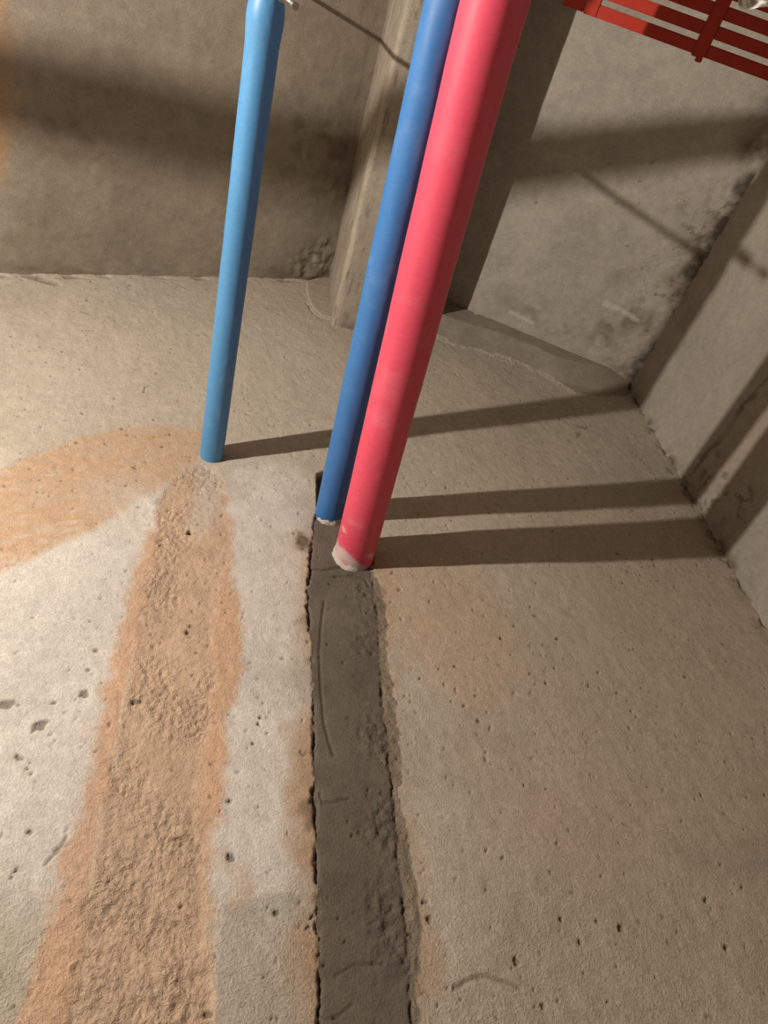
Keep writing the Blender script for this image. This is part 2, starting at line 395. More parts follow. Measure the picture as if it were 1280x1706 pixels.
# the joint with the roof: mortar fillet on the right, trowelled patch beside the beam, ragged edge on the left
fil_poly = P((650, 500), (735, 520), (775, 536), (840, 560), (970, 606), (1046, 634), (1046, 660), (1000, 662), (962, 657), (932, 638), (900, 620), (860, 604), (815, 589), (770, 577), (735, 564), (690, 552), (650, 540))
d_fil = sdf(X + w1[0] * 1.6 + w3[0], Z + w1[1] * 1.6 + w2[1] + w3[1], fil_poly)
fl = sstep(-0.002, 0.004, d_fil)
low_edge = P((650, 540), (690, 552), (735, 564), (770, 577), (815, 589), (860, 604), (900, 620), (932, 638), (962, 657), (1000, 662), (1046, 660))
fzx = np.interp(np.clip(gx, None, low_edge[-4, 0]), low_edge[:, 0], low_edge[:, 1]); kk = np.ones(31) / 31
fzx = np.convolve(np.pad(fzx, 15, 'edge'), kk, 'valid'); fz = fzx[:, None] + 0 * Z
D = D * (1 - 0.7 * fl) + fl * (0.003 + 0.50 * np.clip(Z - fz, 0, 0.075))
C = mix(C, np.array([0.275, 0.238, 0.190]) * (1 + 0.14 * n_mid + 0.08 * n_fine)[..., None], fl * 0.9)
ragged = np.exp(-((d_fil + 0.004) / 0.008) ** 2) * np.clip(0.3 + 1.2 * fbm(X, Z, 0.014, 3, 7), 0, 1)
D += ragged * 0.003; C = mix(C, [0.55, 0.48, 0.39], np.clip(ragged * 0.30, 0, 1))
pat = sdf(X + w1[0], Z + w1[1], P((511, 470), (560, 455), (600, 500), (600, 548), (575, 543), (553, 530), (533, 527), (518, 505), (512, 490)))
pm = sstep(-0.002, 0.003, pat)
D = D * (1 - 0.7 * pm) + pm * (0.004 + 0.10 * np.clip(pat, 0, 0.06))
C = mix(C, np.array([0.375, 0.315, 0.245]), pm * 0.85)
groove([(480, 500), (508, 503), (514, 508), (522, 522), (535, 530), (552, 534), (566, 538), (582, 546)], 0.0022, 0.004, 0.6, (0.14, 0.105, 0.07), 0.003)
zroof = 2.107 + (X - 0.256) * (2.107 - 1.77) / 0.851
band = np.where(X < 0.262, Z - zroof, -1)
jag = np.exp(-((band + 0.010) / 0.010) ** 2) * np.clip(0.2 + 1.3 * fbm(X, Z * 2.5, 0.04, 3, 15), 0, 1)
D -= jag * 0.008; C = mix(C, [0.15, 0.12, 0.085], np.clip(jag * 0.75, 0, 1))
chip = sdf(X + 0.5 * w1[0], Z + 0.5 * w1[1], P((15, 455), (60, 458), (95, 466), (106, 476), (80, 474), (50, 464)))
cg = sstep(-0.002, 0.006, chip)
D -= cg * 0.010; C = mix(C, [0.20, 0.16, 0.115], cg * 0.7)
# dirt along the joint with the right-hand wall
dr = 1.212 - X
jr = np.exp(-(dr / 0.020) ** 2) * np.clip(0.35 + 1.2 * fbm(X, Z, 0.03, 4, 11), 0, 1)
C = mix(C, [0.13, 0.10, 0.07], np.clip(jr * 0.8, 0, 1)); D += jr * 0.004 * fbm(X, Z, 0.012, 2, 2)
blk = sdf(X, Z, P((930, 715), (980, 700), (1000, 720), (950, 740)))
C = mix(C, [0.16, 0.13, 0.095], np.clip(sstep(-0.02, 0.02, blk) * sstep(0.1, 0.9, fbm(X, Z, 0.02, 3, 9)), 0, 1) * 0.6)

seat = sstep(0.034, 0.028, np.hypot(X + 0.018, Z - 1.180))
D = D * (1 - seat) - 0.0012 * seat
C = mix(C, beige, np.maximum(sstep(X0 + 0.16, X0, X), sstep(Z0 + 0.05, Z0, Z) * (d_fresh < 0) * (d_orange < 0)))
GR = np.maximum(GR, np.clip(0.5 * low, 0, 1) * (1 - fr))
V = np.stack([X, WALL_Y - D, Z + H], -1).reshape(-1, 3)
CC = np.concatenate([np.clip(C, 0.005, 0.95), GR[..., None]], -1).reshape(-1, 4)
Q = grid_quads(len(gx), len(gz)); Q = orient(V, Q, np.array([0, -1.0, 0]))
def facemask(field):
    return field.reshape(-1)[Q].mean(1) > 0
lab = np.zeros(len(Q), int)
lab[facemask(d_old)] = 2
lab[facemask(np.where(Z > 0.0, d_fresh, -1))] = 1
lab[facemask(d_fil)] = 3
keep = V[Q].mean(1)
over = np.where(keep[:, 0] < 0.35, 2.107 + (keep[:, 0] - 0.256) * 0.396, 2.13 - (keep[:, 0] - 0.446) * 0.4627) + 0.05
vis = keep[:, 2] - H < over
def submesh(name, sel):
    q = Q[sel & vis]; u, inv = np.unique(q, return_inverse=True)
    return mesh_from(name, V[u], inv.reshape(-1, 4), CC[u])
def extra(me, quads, col):
    """Adds plain quads (the parts of the wall the photograph does not reach) to a mesh."""
    bm = bmesh.new(); bm.from_mesh(me)
    ly = bm.verts.layers.float_color['Col']
    for q in quads:
        vs = [bm.verts.new(p) for p in q]
        for v in vs:
            v[ly] = (*col, 0)
        bm.faces.new(vs)
    bm.to_mesh(me); bm.free()
XL, YB = -1.9, -3.0
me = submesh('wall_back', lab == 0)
y = WALL_Y
extra(me, [((XL, y, 0), (X0, y, 0), (X0, y, H + 1.75), (XL, y, H + 1.30)),
           ((X0, y, 0), (X1, y, 0), (X1, y, H + Z0), (X0, y, H + Z0))], beige)
wall = link('wall_back', me, M_WALL, kind='structure', label='rough plastered gable wall with filled pipe chases')
link('mortar_strip', submesh('mortar_strip', lab == 1), M_FRESH, wall, label='damp dark grey mortar filling the chase below the red pipe')
link('mortar_strip', submesh('mortar_strip', lab == 2), M_OLD, wall, label='dry rough mortar strip smeared with orange primer')
link('mortar_fillet', submesh('mortar_fillet', lab == 3), M_ROOF, wall, label='grey mortar fillet along the roof joint')

# ------------------------------------------------------------------ roof slopes, side wall, beam
def slab(name, pl, ulen, u0, yd0, su, paint, mat, n_out, label):
    """A plane that runs along y: finely modelled for y from yd0 to the gable and u from u0 to ulen, plain beyond."""
    gu = np.arange(u0, ulen + su, su); gy = np.arange(yd0, WALL_Y + 0.02, su)
    U, Y = np.meshgrid(gu, gy, indexing='ij')
    Cc, Dd = paint(U, Y)
    Vv = pl.p + U[..., None] * pl.u + Dd[..., None] * pl.n
    Vv[..., 1] = Y; Vv[..., 2] += H
    Vv = Vv.reshape(-1, 3)
    Qq = orient(Vv, grid_quads(len(gu), len(gy)), pl.n)
    m = mesh_from(name, Vv, Qq, np.clip(Cc, 0.005, 0.95).reshape(-1, 3))
    def pt(u, yy):
        q = pl.p + u * pl.u; return (q[0], yy, q[2] + H)
    uu0, uu1 = n_out
    quads = [(pt(uu0, YB), pt(uu1, YB), pt(uu1, yd0), pt(uu0, yd0))]
    if uu1 > gu[-1]:
        quads.append((pt(gu[-1], yd0), pt(uu1, yd0), pt(uu1, WALL_Y + 0.02), pt(gu[-1], WALL_Y + 0.02)))
    extra(m, quads, tuple(np.asarray(Cc).reshape(-1, 3).mean(0)))
    return link(name, m, mat, kind='structure', label=label)

def paint_left(U, Y):
    nb = fbm(U, Y, 0.35, 3, 2); nm = fbm(U, Y, 0.10, 4, 3); nf = fbm(U, Y, 0.025, 4, 6)
    c = np.broadcast_to(np.array([0.285, 0.244, 0.190]), U.shape + (3,)) * (1 + 0.13 * nb + 0.09 * nm + 0.07 * nf)[..., None]
    d = 0.0008 * nm + 0.0005 * nf
    B = lambda *a: ROOF_L.uv(a)
    # olive and brown water marks
    for poly, s, k in (([(0, 210), (150, 190), (170, 235), (60, 265), (0, 260)], 0.45, 4), ([(510, 150), (560, 170), (590, 330), (540, 360), (500, 260)], 0.55, 5), ([(60, 0), (200, 0), (180, 60), (80, 70)], 0.3, 7),
                       ([(0, 370), (110, 370), (90, 410), (0, 410)], 0.4, 8)):
        q = sdf(U, Y, B(*poly))
        c = mix(c, [0.135, 0.105, 0.066], np.clip(sstep(-0.04, 0.04, q + 0.05 * nm) * np.clip(0.3 + 1.3 * fbm(U, Y, 0.035, 4, k), 0, 1), 0, 1) * s)
    q = sdf(U, Y, B((-200, -60), (22, -60), (12, 300), (-200, 400)))
    c = mix(c, [0.42, 0.235, 0.10], sstep(-0.02, 0.03, q + 0.02 * nm) * 0.6 * sstep(1.0, 0.93, U))
    q = sdf(U, Y, B((480, 440), (545, 400), (560, 440), (530, 470), (490, 465)))
    cr = np.clip(sstep(-0.03, 0.02, q) , 0, 1)
    c = mix(c, [0.13, 0.10, 0.07], cr * np.clip(sstep(0.15, 0.6, fbm(U, Y, 0.02, 3, 1)), 0, 1) * 0.8)
    d = d + cr * 0.007 * fbm(U, Y, 0.035, 5, 9, 0.6)
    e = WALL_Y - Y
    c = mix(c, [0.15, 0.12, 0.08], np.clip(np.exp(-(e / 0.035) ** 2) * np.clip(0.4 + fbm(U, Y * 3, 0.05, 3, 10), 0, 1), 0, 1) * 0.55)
    # streaks running down beside the beam
    st = np.clip(fbm(U, Y * 0.18, 0.012, 3, 12), 0, 1) * sstep(0.16, 0.02, U)
    c = mix(c, [0.17, 0.13, 0.085], np.clip(st * 0.5, 0, 1))
    return c, d
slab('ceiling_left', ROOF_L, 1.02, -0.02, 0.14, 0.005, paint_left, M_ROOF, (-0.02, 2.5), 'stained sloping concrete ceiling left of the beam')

pr2 = np.random.default_rng(11)
def paint_right(U, Y):
    nb = fbm(U, Y, 0.35, 3, 5); nm = fbm(U, Y, 0.10, 4, 6); nf = fbm(U, Y, 0.022, 4, 8)
    c = np.broadcast_to(np.array([0.400, 0.363, 0.308]), U.shape + (3,)) * (1 + 0.08 * nb + 0.08 * nm + 0.06 * nf)[..., None]
    d = 0.0009 * nm + 0.0005 * nf
    B = lambda *a: ROOF_R.uv(a)
    for poly, s, k in (([(820, 480), (900, 500), (960, 560), (880, 560), (830, 520)], 0.5, 4), ([(960, 420), (1070, 420), (1040, 520), (940, 500)], 0.3, 3), ([(980, 560), (1060, 500), (1050, 640), (1000, 620)], 0.8, 9)):
        q = sdf(U, Y, B(*poly))
        c = mix(c, [0.185, 0.16, 0.125], np.clip(sstep(-0.04, 0.04, q + 0.05 * nm) * np.clip(0.3 + 1.2 * fbm(U, Y, 0.05, 4, k), 0, 1), 0, 1) * s)
    # pale scuffs
    for a in ([(1008, 506), (1030, 514)], [(1040, 520), (1064, 534)], [(850, 520), (885, 536)]):
        q = dline(U, Y, B(*a)) + 0.003 * nf
        c = mix(c, [0.58, 0.53, 0.46], sstep(0.011, 0.002, q) * 0.8)
    # black mould along the side wall
    e = 0.845 - U
    ee_ = np.clip(e, 0, 1)
    mo = np.clip(np.exp(-(ee_ / 0.060) ** 2) * (0.55 + 1.1 * fbm(U, Y, 0.06, 5, 10, 0.65)), 0, 1)
    c = mix(c, [0.085, 0.07, 0.05], mo * 0.9)
    sp = sstep(0.30, 0.55, fbm(U + 0.3 * Y, Y - 0.2 * U, 0.021, 4, 13, 0.7)) * np.exp(-(ee_ / 0.12) ** 2) * sstep(-0.4, 0.6, fbm(U, Y, 0.16, 2, 4))
    c = mix(c, [0.10, 0.08, 0.06], np.clip(sp * 0.75, 0, 1))
    for k in range(26):
        cu, cy, r = pr2.uniform(0.1, 0.84), pr2.uniform(0.25, 0.98), pr2.uniform(0.003, 0.006)
        c = mix(c, [0.13, 0.105, 0.08], sstep(r, r * 0.4, np.hypot((U - cu), (Y - cy) * 0.8)) * 0.6)
    sw_ = np.clip(sstep(0.2, 0.9, fbm(U * 0.6 + Y * 0.3, Y, 0.09, 5, 14, 0.6)), 0, 1)
    c = mix(c, [0.50, 0.46, 0.395], sw_ * 0.45)
    d = d - mo * 0.004 * fbm(U, Y, 0.015, 3, 3)
    return c, d
slab('ceiling_right', ROOF_R, 0.85, -0.02, 0.02, 0.005, paint_right, M_ROOF, (-0.02, 0.86), 'sloping concrete ceiling right of the beam with mould at its edge')

def paint_side(U, Y):
    nb = fbm(U, Y, 0.3, 3, 7); nm = fbm(U, Y, 0.10, 4, 8); nf = fbm(U, Y, 0.025, 4, 9)
    c = np.broadcast_to(np.array([0.365, 0.328, 0.278]), U.shape + (3,)) * (1 + 0.07 * nb + 0.07 * nm + 0.05 * nf)[..., None]
    d = 0.0015 * nm + 0.0005 * nf
    # a long stain and a rough, flaked patch low on the wall
    B = lambda *a: SIDE_R.uv(a)
    ln = dline(U + 0.01 * nm, Y, B((1135, 810), (1180, 760), (1230, 690), (1300, 610)))
    side = sdf(U, Y, B((1138, 815), (1180, 765), (1230, 700), (1320, 590), (1320, 700), (1240, 800), (1180, 860)))
    c = mix(c, [0.335, 0.28, 0.22], sstep(-0.01, 0.02, side + 0.01 * nm) * 0.5)
    c = mix(c, [0.10, 0.075, 0.055], np.clip(sstep(0.016, 0.002, ln + 0.006 * nf) * np.clip(0.6 + 0.8 * nm, 0, 1), 0, 1) * 0.7)
    fp = sdf(U, Y, B((1140, 830), (1190, 770), (1250, 820), (1230, 880), (1180, 860)))
    fm = sstep(-0.03, 0.03, fp + 0.03 * nm)
    c = mix(c, [0.12, 0.09, 0.07], np.clip(fm * sstep(0.2, 0.6, fbm(U, Y, 0.022, 3, 1)), 0, 1) * 0.8)
    d = d + fm * 0.003 * fbm(U, Y, 0.018, 3, 2)
    e = WALL_Y - Y
    j = np.clip(np.exp(-(e / 0.020) ** 2) * np.clip(0.3 + 1.2 * fbm(U, Y, 0.03, 3, 4), 0, 1), 0, 1)
    c = mix(c, [0.11, 0.085, 0.06], j * 0.75); d = d + j * 0.003 * nf
    t = np.clip(U - 0.40, 0, 1)
    c = mix(c, [0.13, 0.11, 0.08], np.clip(np.exp(-(t / 0.02) ** 2) * np.clip(0.4 + nm, 0, 1), 0, 1) * 0.5)
    return c, d
slab('wall_right', SIDE_R, 1.75, 0.38, 0.10, 0.005, paint_side, M_ROOF, (0.38, 2.2 + H), 'grey concrete side wall right of the pipes')

# the ridge beam: left face and soffit finely modelled in one bent sheet, right face and back plain
s_left = 2.115 - BEAM_Z; s_bot = BEAM_X1 - BEAM_X0
gs = np.arange(0, s_left + s_bot + 0.30, 0.005); gy = np.concatenate([[YB, -1.0], np.arange(0.06, WALL_Y + 0.015, 0.005)])
S, Y = np.meshgrid(gs, gy, indexing='ij')
rc = 0.012
def prof(s):
    x = np.where(s < s_left, BEAM_X0, np.where(s < s_left + s_bot, BEAM_X0 + (s - s_left), BEAM_X1))
    z = np.where(s < s_left, 2.115 - s, np.where(s < s_left + s_bot, BEAM_Z, BEAM_Z + (s - s_left - s_bot)))
    return x, z
x, z = prof(S)
x2, z2 = prof(S - rc); x3, z3 = prof(S + rc)
x = (x + x2 + x3) / 3; z = (z + z2 + z3) / 3
nm = fbm(S, Y, 0.10, 4, 4); nf = fbm(S, Y, 0.025, 4, 5); stk = fbm(S, Y * 0.12, 0.012, 3, 6)
d = 0.0015 * nm + 0.0007 * stk
ee = np.abs(S - s_left)
ln1 = np.exp(-((S - s_left - 0.004 - 0.003 * fbm(Y, S, 0.1, 2, 1)) / 0.004) ** 2)
d += ln1 * 0.0015
ccol = np.broadcast_to(np.array([0.355, 0.310, 0.245]), S.shape + (3,)) * (1 + 0.08 * nm + 0.06 * nf + 0.07 * stk)[..., None]
ccol = mix(ccol, [0.47, 0.41, 0.325], sstep(0.05, 0.01, ee) * 0.25)
ccol = mix(ccol, [0.13, 0.10, 0.07], np.clip(sstep(0.7, 1.1, fbm(S, Y * 0.25, 0.010, 2, 12)) * 0.5, 0, 1))
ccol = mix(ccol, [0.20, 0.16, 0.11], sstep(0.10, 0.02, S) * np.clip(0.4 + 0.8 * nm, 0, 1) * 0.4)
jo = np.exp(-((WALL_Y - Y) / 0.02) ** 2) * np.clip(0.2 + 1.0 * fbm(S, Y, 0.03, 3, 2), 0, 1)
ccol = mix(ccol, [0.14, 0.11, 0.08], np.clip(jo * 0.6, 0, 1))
Vb = np.stack([x - np.where(S < s_left, d, 0), Y, z + H - np.where(S >= s_left, d, 0)], -1).reshape(-1, 3)
Qb = grid_quads(len(gs), len(gy))
k = np.argmin(np.linalg.norm(Vb[Qb].mean(1) - np.array([BEAM_X0, 0.5, H + 1.95]), axis=1))
a_, b_, c_ = (Vb[Qb[k, i]] for i in range(3))
if np.dot(np.cross(b_ - a_, c_ - a_), (-1, 0, 0)) < 0:
    Qb = Qb[:, ::-1]
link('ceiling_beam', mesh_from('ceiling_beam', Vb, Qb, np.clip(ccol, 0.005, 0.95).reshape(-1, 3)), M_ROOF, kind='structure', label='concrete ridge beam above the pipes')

# the rest of the room, behind and beside the camera
def quad(name, pts, label):
    me_ = bpy.data.meshes.new(name); me_.from_pydata([Vector(p) for p in pts], [], [tuple(range(len(pts)))]); me_.update()
    return link(name, me_, M_PLAIN, kind='structure', label=label)
XR = 1.212
quad('floor', [(XL, YB, 0), (XR, YB, 0), (XR, WALL_Y, 0), (XL, WALL_Y, 0)], 'bare concrete floor')
zl = H + 2.107 + (XL - 0.256) * 0.396
quad('wall_left', [(XL, YB, 0), (XL, WALL_Y, 0), (XL, WALL_Y, zl + 0.02), (XL, YB, zl + 0.02)], 'bare low side wall')
quad('wall_front', [(XL, YB, 0), (XL, YB, zl), (0.256, YB, H + 2.107), (0.446, YB, H + 2.13), (XR, YB, H + 1.78), (XR, YB, 0)], 'bare wall behind the viewer')

# ------------------------------------------------------------------ pipes
def tube(path, radius, colour, nseg=44, wob=0.0, seed=0, plaster=0.0, plaster_ang=0.0, scuff=0.0):
    """A tube through points given densely; returns vertices, quads, colours. radius: a function of arc length."""
    Pp = np.asarray(path, float)
    seg = np.linalg.norm(np.diff(Pp, axis=0), axis=1); s = np.concatenate([[0], np.cumsum(seg)])
    T = np.gradient(Pp, axis=0); T /= np.linalg.norm(T, axis=1)[:, None]
    nrm = np.zeros_like(T); r = np.array([1.0, 0, 0.2]); r -= T[0] * r.dot(T[0]); r /= np.linalg.norm(r)
    for i in range(len(T)):
        r = r - T[i] * r.dot(T[i]); r /= np.linalg.norm(r); nrm[i] = r
    bi = np.cross(T, nrm)
    th = np.linspace(0, 2 * np.pi, nseg, endpoint=False)
    SS, TH = np.meshgrid(s, th, indexing='ij')
    cx, cy = np.cos(TH) * 0.05 + 0.5, np.sin(TH) * 0.05 + 0.5
    rr = np.array([radius(v) for v in s])[:, None] * (1 + wob * (fbm(SS * 0.8 + cx, cy + seed, 0.06, 3, seed) + 0.4 * fbm(cx * 3 + seed, cy * 3, 0.08, 2, seed + 3)))
    Vv = Pp[:, None] + rr[..., None] * (np.cos(TH)[..., None] * nrm[:, None] + np.sin(TH)[..., None] * bi[:, None])
    n, m = SS.shape
    i = np.arange(n * m).reshape(n, m); j = np.roll(i, -1, 1)
    Qq = np.stack([i[:-1], i[1:], j[1:], j[:-1]], -1).reshape(-1, 4)
    c = np.broadcast_to(np.asarray(colour), SS.shape + (3,)).copy()
    hue = fbm(SS * 0.4, cx + cy, 0.05, 3, seed + 1)
    c *= (1 + 0.05 * hue)[..., None]
    if plaster:
        nz = fbm(SS + cx * 0.7, cy * 0.7 + cx * 0.3, 0.022, 4, seed + 2); n2 = fbm(SS * 0.5 + cx, cy, 0.10, 3, seed + 6)
        side = 0.5 + 0.5 * np.cos(TH - plaster_ang)
        pm_ = sstep(0.1, 0.5, (plaster * (0.25 + 0.9 * side) - SS) / plaster * 0.9 + 0.45 * nz)
        c = mix(c, [0.60, 0.53, 0.50], np.clip(pm_ * 0.85, 0, 1))
    if scuff:
        sc_ = np.clip(sstep(0.45, 0.95, fbm(SS * 0.8, cx * 1.5 + cy * 1.5, 0.035, 4, seed + 9)) * (0.12 + 0.88 * np.exp(-SS / 0.30)), 0, 1)
        c = mix(c, np.asarray(colour) * 0.6 + 0.32, sc_ * scuff)
    return Vv.reshape(-1, 3), Qq, np.clip(c, 0, 1).reshape(-1, 3)
def dense(ctrl, step=0.005, r=0.0):
    """A polyline with rounded corners of radius r, sampled every step metres."""
    c = [np.array(p, float) for p in ctrl]; out = [c[0]]
    for i in range(1, len(c) - 1):
        a, b, d = c[i - 1], c[i], c[i + 1]
        p0 = b + (a - b) / np.linalg.norm(a - b) * r; p1 = b + (d - b) / np.linalg.norm(d - b) * r
        for t in np.linspace(0, 1, 14):
            out.append((1 - t) ** 2 * p0 + 2 * t * (1 - t) * b + t * t * p1)
    out.append(c[-1])
    res = []
    for a, b in zip(out[:-1], out[1:]):
        n = max(1, int(np.linalg.norm(b - a) / step))
        for k in range(n):
            res.append(a + (b - a) * k / n)
    res.append(out[-1])
    return np.array(res)
def hz(p):
    return (p[0], p[1], p[2] + H)

BLUE1 = np.array([0.072, 0.252, 0.485]); BLUE2 = np.array([0.038, 0.168, 0.430]); RED = np.array([0.70, 0.072, 0.125])
# the single blue pipe: out of the wall, then a bend to the left above the viewer
def r1(s):
    q = 1.0004 - s                                        # about the depth y while the pipe is straight
    r = 0.0243
    if q < 0.275:
        r += 0.0022 * math.exp(-((q - 0.205) / 0.022) ** 2) - 0.0045 * math.exp(-((q - 0.168) / 0.016) ** 2)
    return r
pipe1 = empty('blue_pipe', hz((-0.018, 1.0, 1.180)), label='single light blue foam-wrapped pipe on the left, standing out above the orange-smeared strip', category='pipe')
loc1 = np.array(hz((-0.018, 1.0, 1.180)))
path = dense([hz(p) for p in ((-0.018, 1.0004, 1.180), (-0.0145, 0.168, 1.184), (-0.0146, 0.095, 1.184))], 0.006, 0.02)
path = np.concatenate([path, path[-1:] + np.array([[0, -0.0005, 0]])])
end_s = 1.0004 - 0.097
v, q, c = tube(path, lambda t: r1(t) if t < end_s else 0.0178, BLUE1, wob=0.018, seed=1, scuff=0.25)
sleeve = link('foam_sleeve', mesh_from('foam_sleeve', v - loc1, q, c), M_FOAM, pipe1)
path = dense([hz(p) for p in ((-0.0146, 0.13, 1.184), (-0.015, 0.026, 1.184), (-1.09, 0.018, 0.9075), (-1.894, 0.012, 0.7007))], 0.006, 0.045)
v, q, c = tube(path, lambda t: 0.0175, np.array([0.62, 0.60, 0.56]), wob=0.0, seed=1)
link('bare_pipe', mesh_from('bare_pipe', v - loc1, q, c), M_FOAM, pipe1, label='bare pale pipe beyond the blue foam')
path = dense([hz(p) for p in ((-0.10, 0.006, 1.1345), (-1.09, 0.008, 0.8780), (-1.894, 0.002, 0.6712))], 0.02, 0.02)  # unseen cord, added to give the ceiling shadow band a faint second edge
v, q, c = tube(path, lambda t: 0.0055, np.array([0.10, 0.10, 0.10]), nseg=14)
link('shade_cord', mesh_from('shade_cord', v - loc1, q, c), M_FOAM, pipe1, label='thin dark cord added out of frame under the bare pipe to widen its shadow')

def straight_pipe(name, a, b, rad, colour, seed, label, cat, plaster, ang, wob, scuff):
    a = np.array(hz(a)); b = np.array(hz(b)); d = (b - a) / np.linalg.norm(b - a)
    start = a - d * 0.02; end = np.array([b[0], YB + 0.004, b[2]])
    root = empty(name, tuple(a), label=label, category=cat)
    far = np.array([b[0], b[1] - 0.3, b[2]])
    pth = np.concatenate([dense([start, b, far], 0.004, 0.08)[:-1], dense([far, end], 0.05)])
    vv, qq, cc = tube(pth, lambda s: rad, colour, wob=wob, seed=seed, plaster=plaster, plaster_ang=ang, scuff=scuff)
    link('foam_sleeve', mesh_from('foam_sleeve', vv - a, qq, cc), M_FOAM, root)
    # ragged collar of plaster where the sleeve meets the wall
    n = 40; th = np.linspace(0, 2 * np.pi, n, endpoint=False)
    pr_ = np.random.default_rng(seed)
    rings = []
    wsm = np.clip(0.5 + 0.62 * np.cos(th - ang) + 0.25 * (pr_.random(n) - 0.5), 0, 1)
    hgt = (0.003 + 0.006 * wsm) * (0.6 + 0.8 * pr_.random(n))
    for f, e in ((0, 0.0042), (0.45, 0.0026), (1.0, 0.0002)):
        rr = rad - 0.0025 + (e + 0.0025) * np.clip(wsm * 1.6 - 0.25, 0, 1) * (0.7 + 0.6 * pr_.random(n))
        rings.append(np.stack([a[0] + rr * np.cos(th), a[1] + 0.004 - hgt * f - (0.002 if f else 0), a[2] + rr * np.sin(th)], -1) + d * 0)
    vv = np.concatenate(rings) - a
    i = np.arange(3 * n).reshape(3, n); j = np.roll(i, -1, 1)
    qq = np.stack([i[:-1], j[:-1], j[1:], i[1:]], -1).reshape(-1, 4)
    link('plaster_collar', mesh_from('plaster_collar', vv, qq), M_PLASTER, root, label='pale crust of plaster at the foot of the pipe')
    return root
straight_pipe('blue_pipe', (0.2325, 1.0, 1.046), (0.200, 0.11, 1.045), 0.0285, BLUE2, 4,
              'darker blue foam-wrapped pipe close behind the red pipe', 'pipe', 0.030, -0.9, 0.020, 0.40)
straight_pipe('red_pipe', (0.2805, 1.0, 0.938), (0.240, 0.09, 0.978), 0.0395, RED, 7,
              'thick red foam-wrapped pipe standing out at the top of the dark mortar strip', 'pipe', 0.080, -2.9, 0.012, 0.30)

# ------------------------------------------------------------------ clamp that carries the single blue pipe
def rod(name, p, q, r, mat, parent, loc, n=14, thread=0.0, pitch=0.0022, cap=True):
    p = np.array(p, float); q = np.array(q, float); d = q - p; Ln = np.linalg.norm(d); d /= Ln
    e = np.cross(d, [0.3, 0.2, 0.9]); e /= np.linalg.norm(e); f = np.cross(d, e)
    ns = 2 if not thread else int(Ln / pitch * 2)
    th = np.linspace(0, 2 * np.pi, n, endpoint=False)
    rings = []
    for i_ in range(ns):
        rr = r * (1 - (thread if i_ % 2 else 0))
        c0 = p + d * Ln * i_ / (ns - 1)
        rings.append(c0 + rr * (np.cos(th)[:, None] * e + np.sin(th)[:, None] * f))
    vv = np.concatenate(rings); i = np.arange(ns * n).reshape(ns, n); j = np.roll(i, -1, 1)
    fs = [tuple(x) for x in np.stack([i[:-1], j[:-1], j[1:], i[1:]], -1).reshape(-1, 4)]
    if cap:
        fs += [tuple(i[0][::-1]), tuple(i[-1])]
    m = bpy.data.meshes.new(name); m.from_pydata([tuple(x) for x in vv - loc], [], fs); m.update()
    return link(name, m, mat, parent)
CY = 0.168
cc0 = np.array(hz((-0.0145, CY, 1.184)))
clamp = empty('pipe_clamp', tuple(cc0), label='zinc pipe clamp with a screw around the left blue pipe at the top edge', category='clamp')
n = 40; th = np.linspace(0, 2 * np.pi, n, endpoint=False); rb = 0.0226
prof_ = [(-0.009, rb), (-0.009, rb + 0.0022), (0.009, rb + 0.0022), (0.009, rb)]
vv = np.concatenate([np.stack([r_ * np.cos(th), np.full(n, y_), r_ * np.sin(th)], -1) for y_, r_ in prof_])
i = np.arange(4 * n).reshape(4, n); fs = []
for k in range(4):
    for t in range(n):
        fs.append((i[k, t], i[(k + 1) % 4, t], i[(k + 1) % 4, (t + 1) % n], i[k, (t + 1) % n]))
m = bpy.data.meshes.new('band'); m.from_pydata([tuple(x) for x in vv], [], fs); m.update()
link('band', m, M_STEEL, clamp)
P0 = np.array([0.0, 0.17, 1.1215]); P1_ = on_plane(488, 6, np.array([0, 1.0, 0]), np.array([0, 0.170, 0])); P2_ = on_plane(493, 10.5, np.array([0, 1.0, 0]), np.array([0, 0.169, 0]))
A0 = np.array([0.004, 0.168, P1_[2] + 0.021])
screw = rod('screw', np.array(hz(A0)), np.array(hz(P1_)), 0.0026, M_STEEL, clamp, cc0, thread=0.15)
rod('screw_head', np.array(hz(P1_)), np.array(hz(P2_)), 0.0048, M_STEEL, screw, cc0)
# lug that joins screw and band
bm = bmesh.new(); bmesh.ops.create_cube(bm, size=1.0)
l0 = np.array(hz((0.002, 0.168, 1.162))); l1 = np.array(hz(A0)) + np.array([0.0, 0, -0.004])
dd = l1 - l0
for vtx in bm.verts:
    t = vtx.co.z + 0.5
    pnt = l0 + dd * t + np.array([vtx.co.x * 0.006, vtx.co.y * 0.014, 0]) - cc0
    vtx.co = Vector(pnt)
m = bpy.data.meshes.new('lug'); bm.to_mesh(m); bm.free(); link('lug', m, M_STEEL, clamp)
zt = 2.107 + (-0.0145 - 0.256) * 0.396
rod('threaded_rod', np.array(hz((-0.0145, 0.196, 1.184 + rb + 0.006))), np.array(hz((-0.0145, 0.262, zt + 0.004))), 0.0042, M_STEEL, clamp, cc0, thread=0.12)

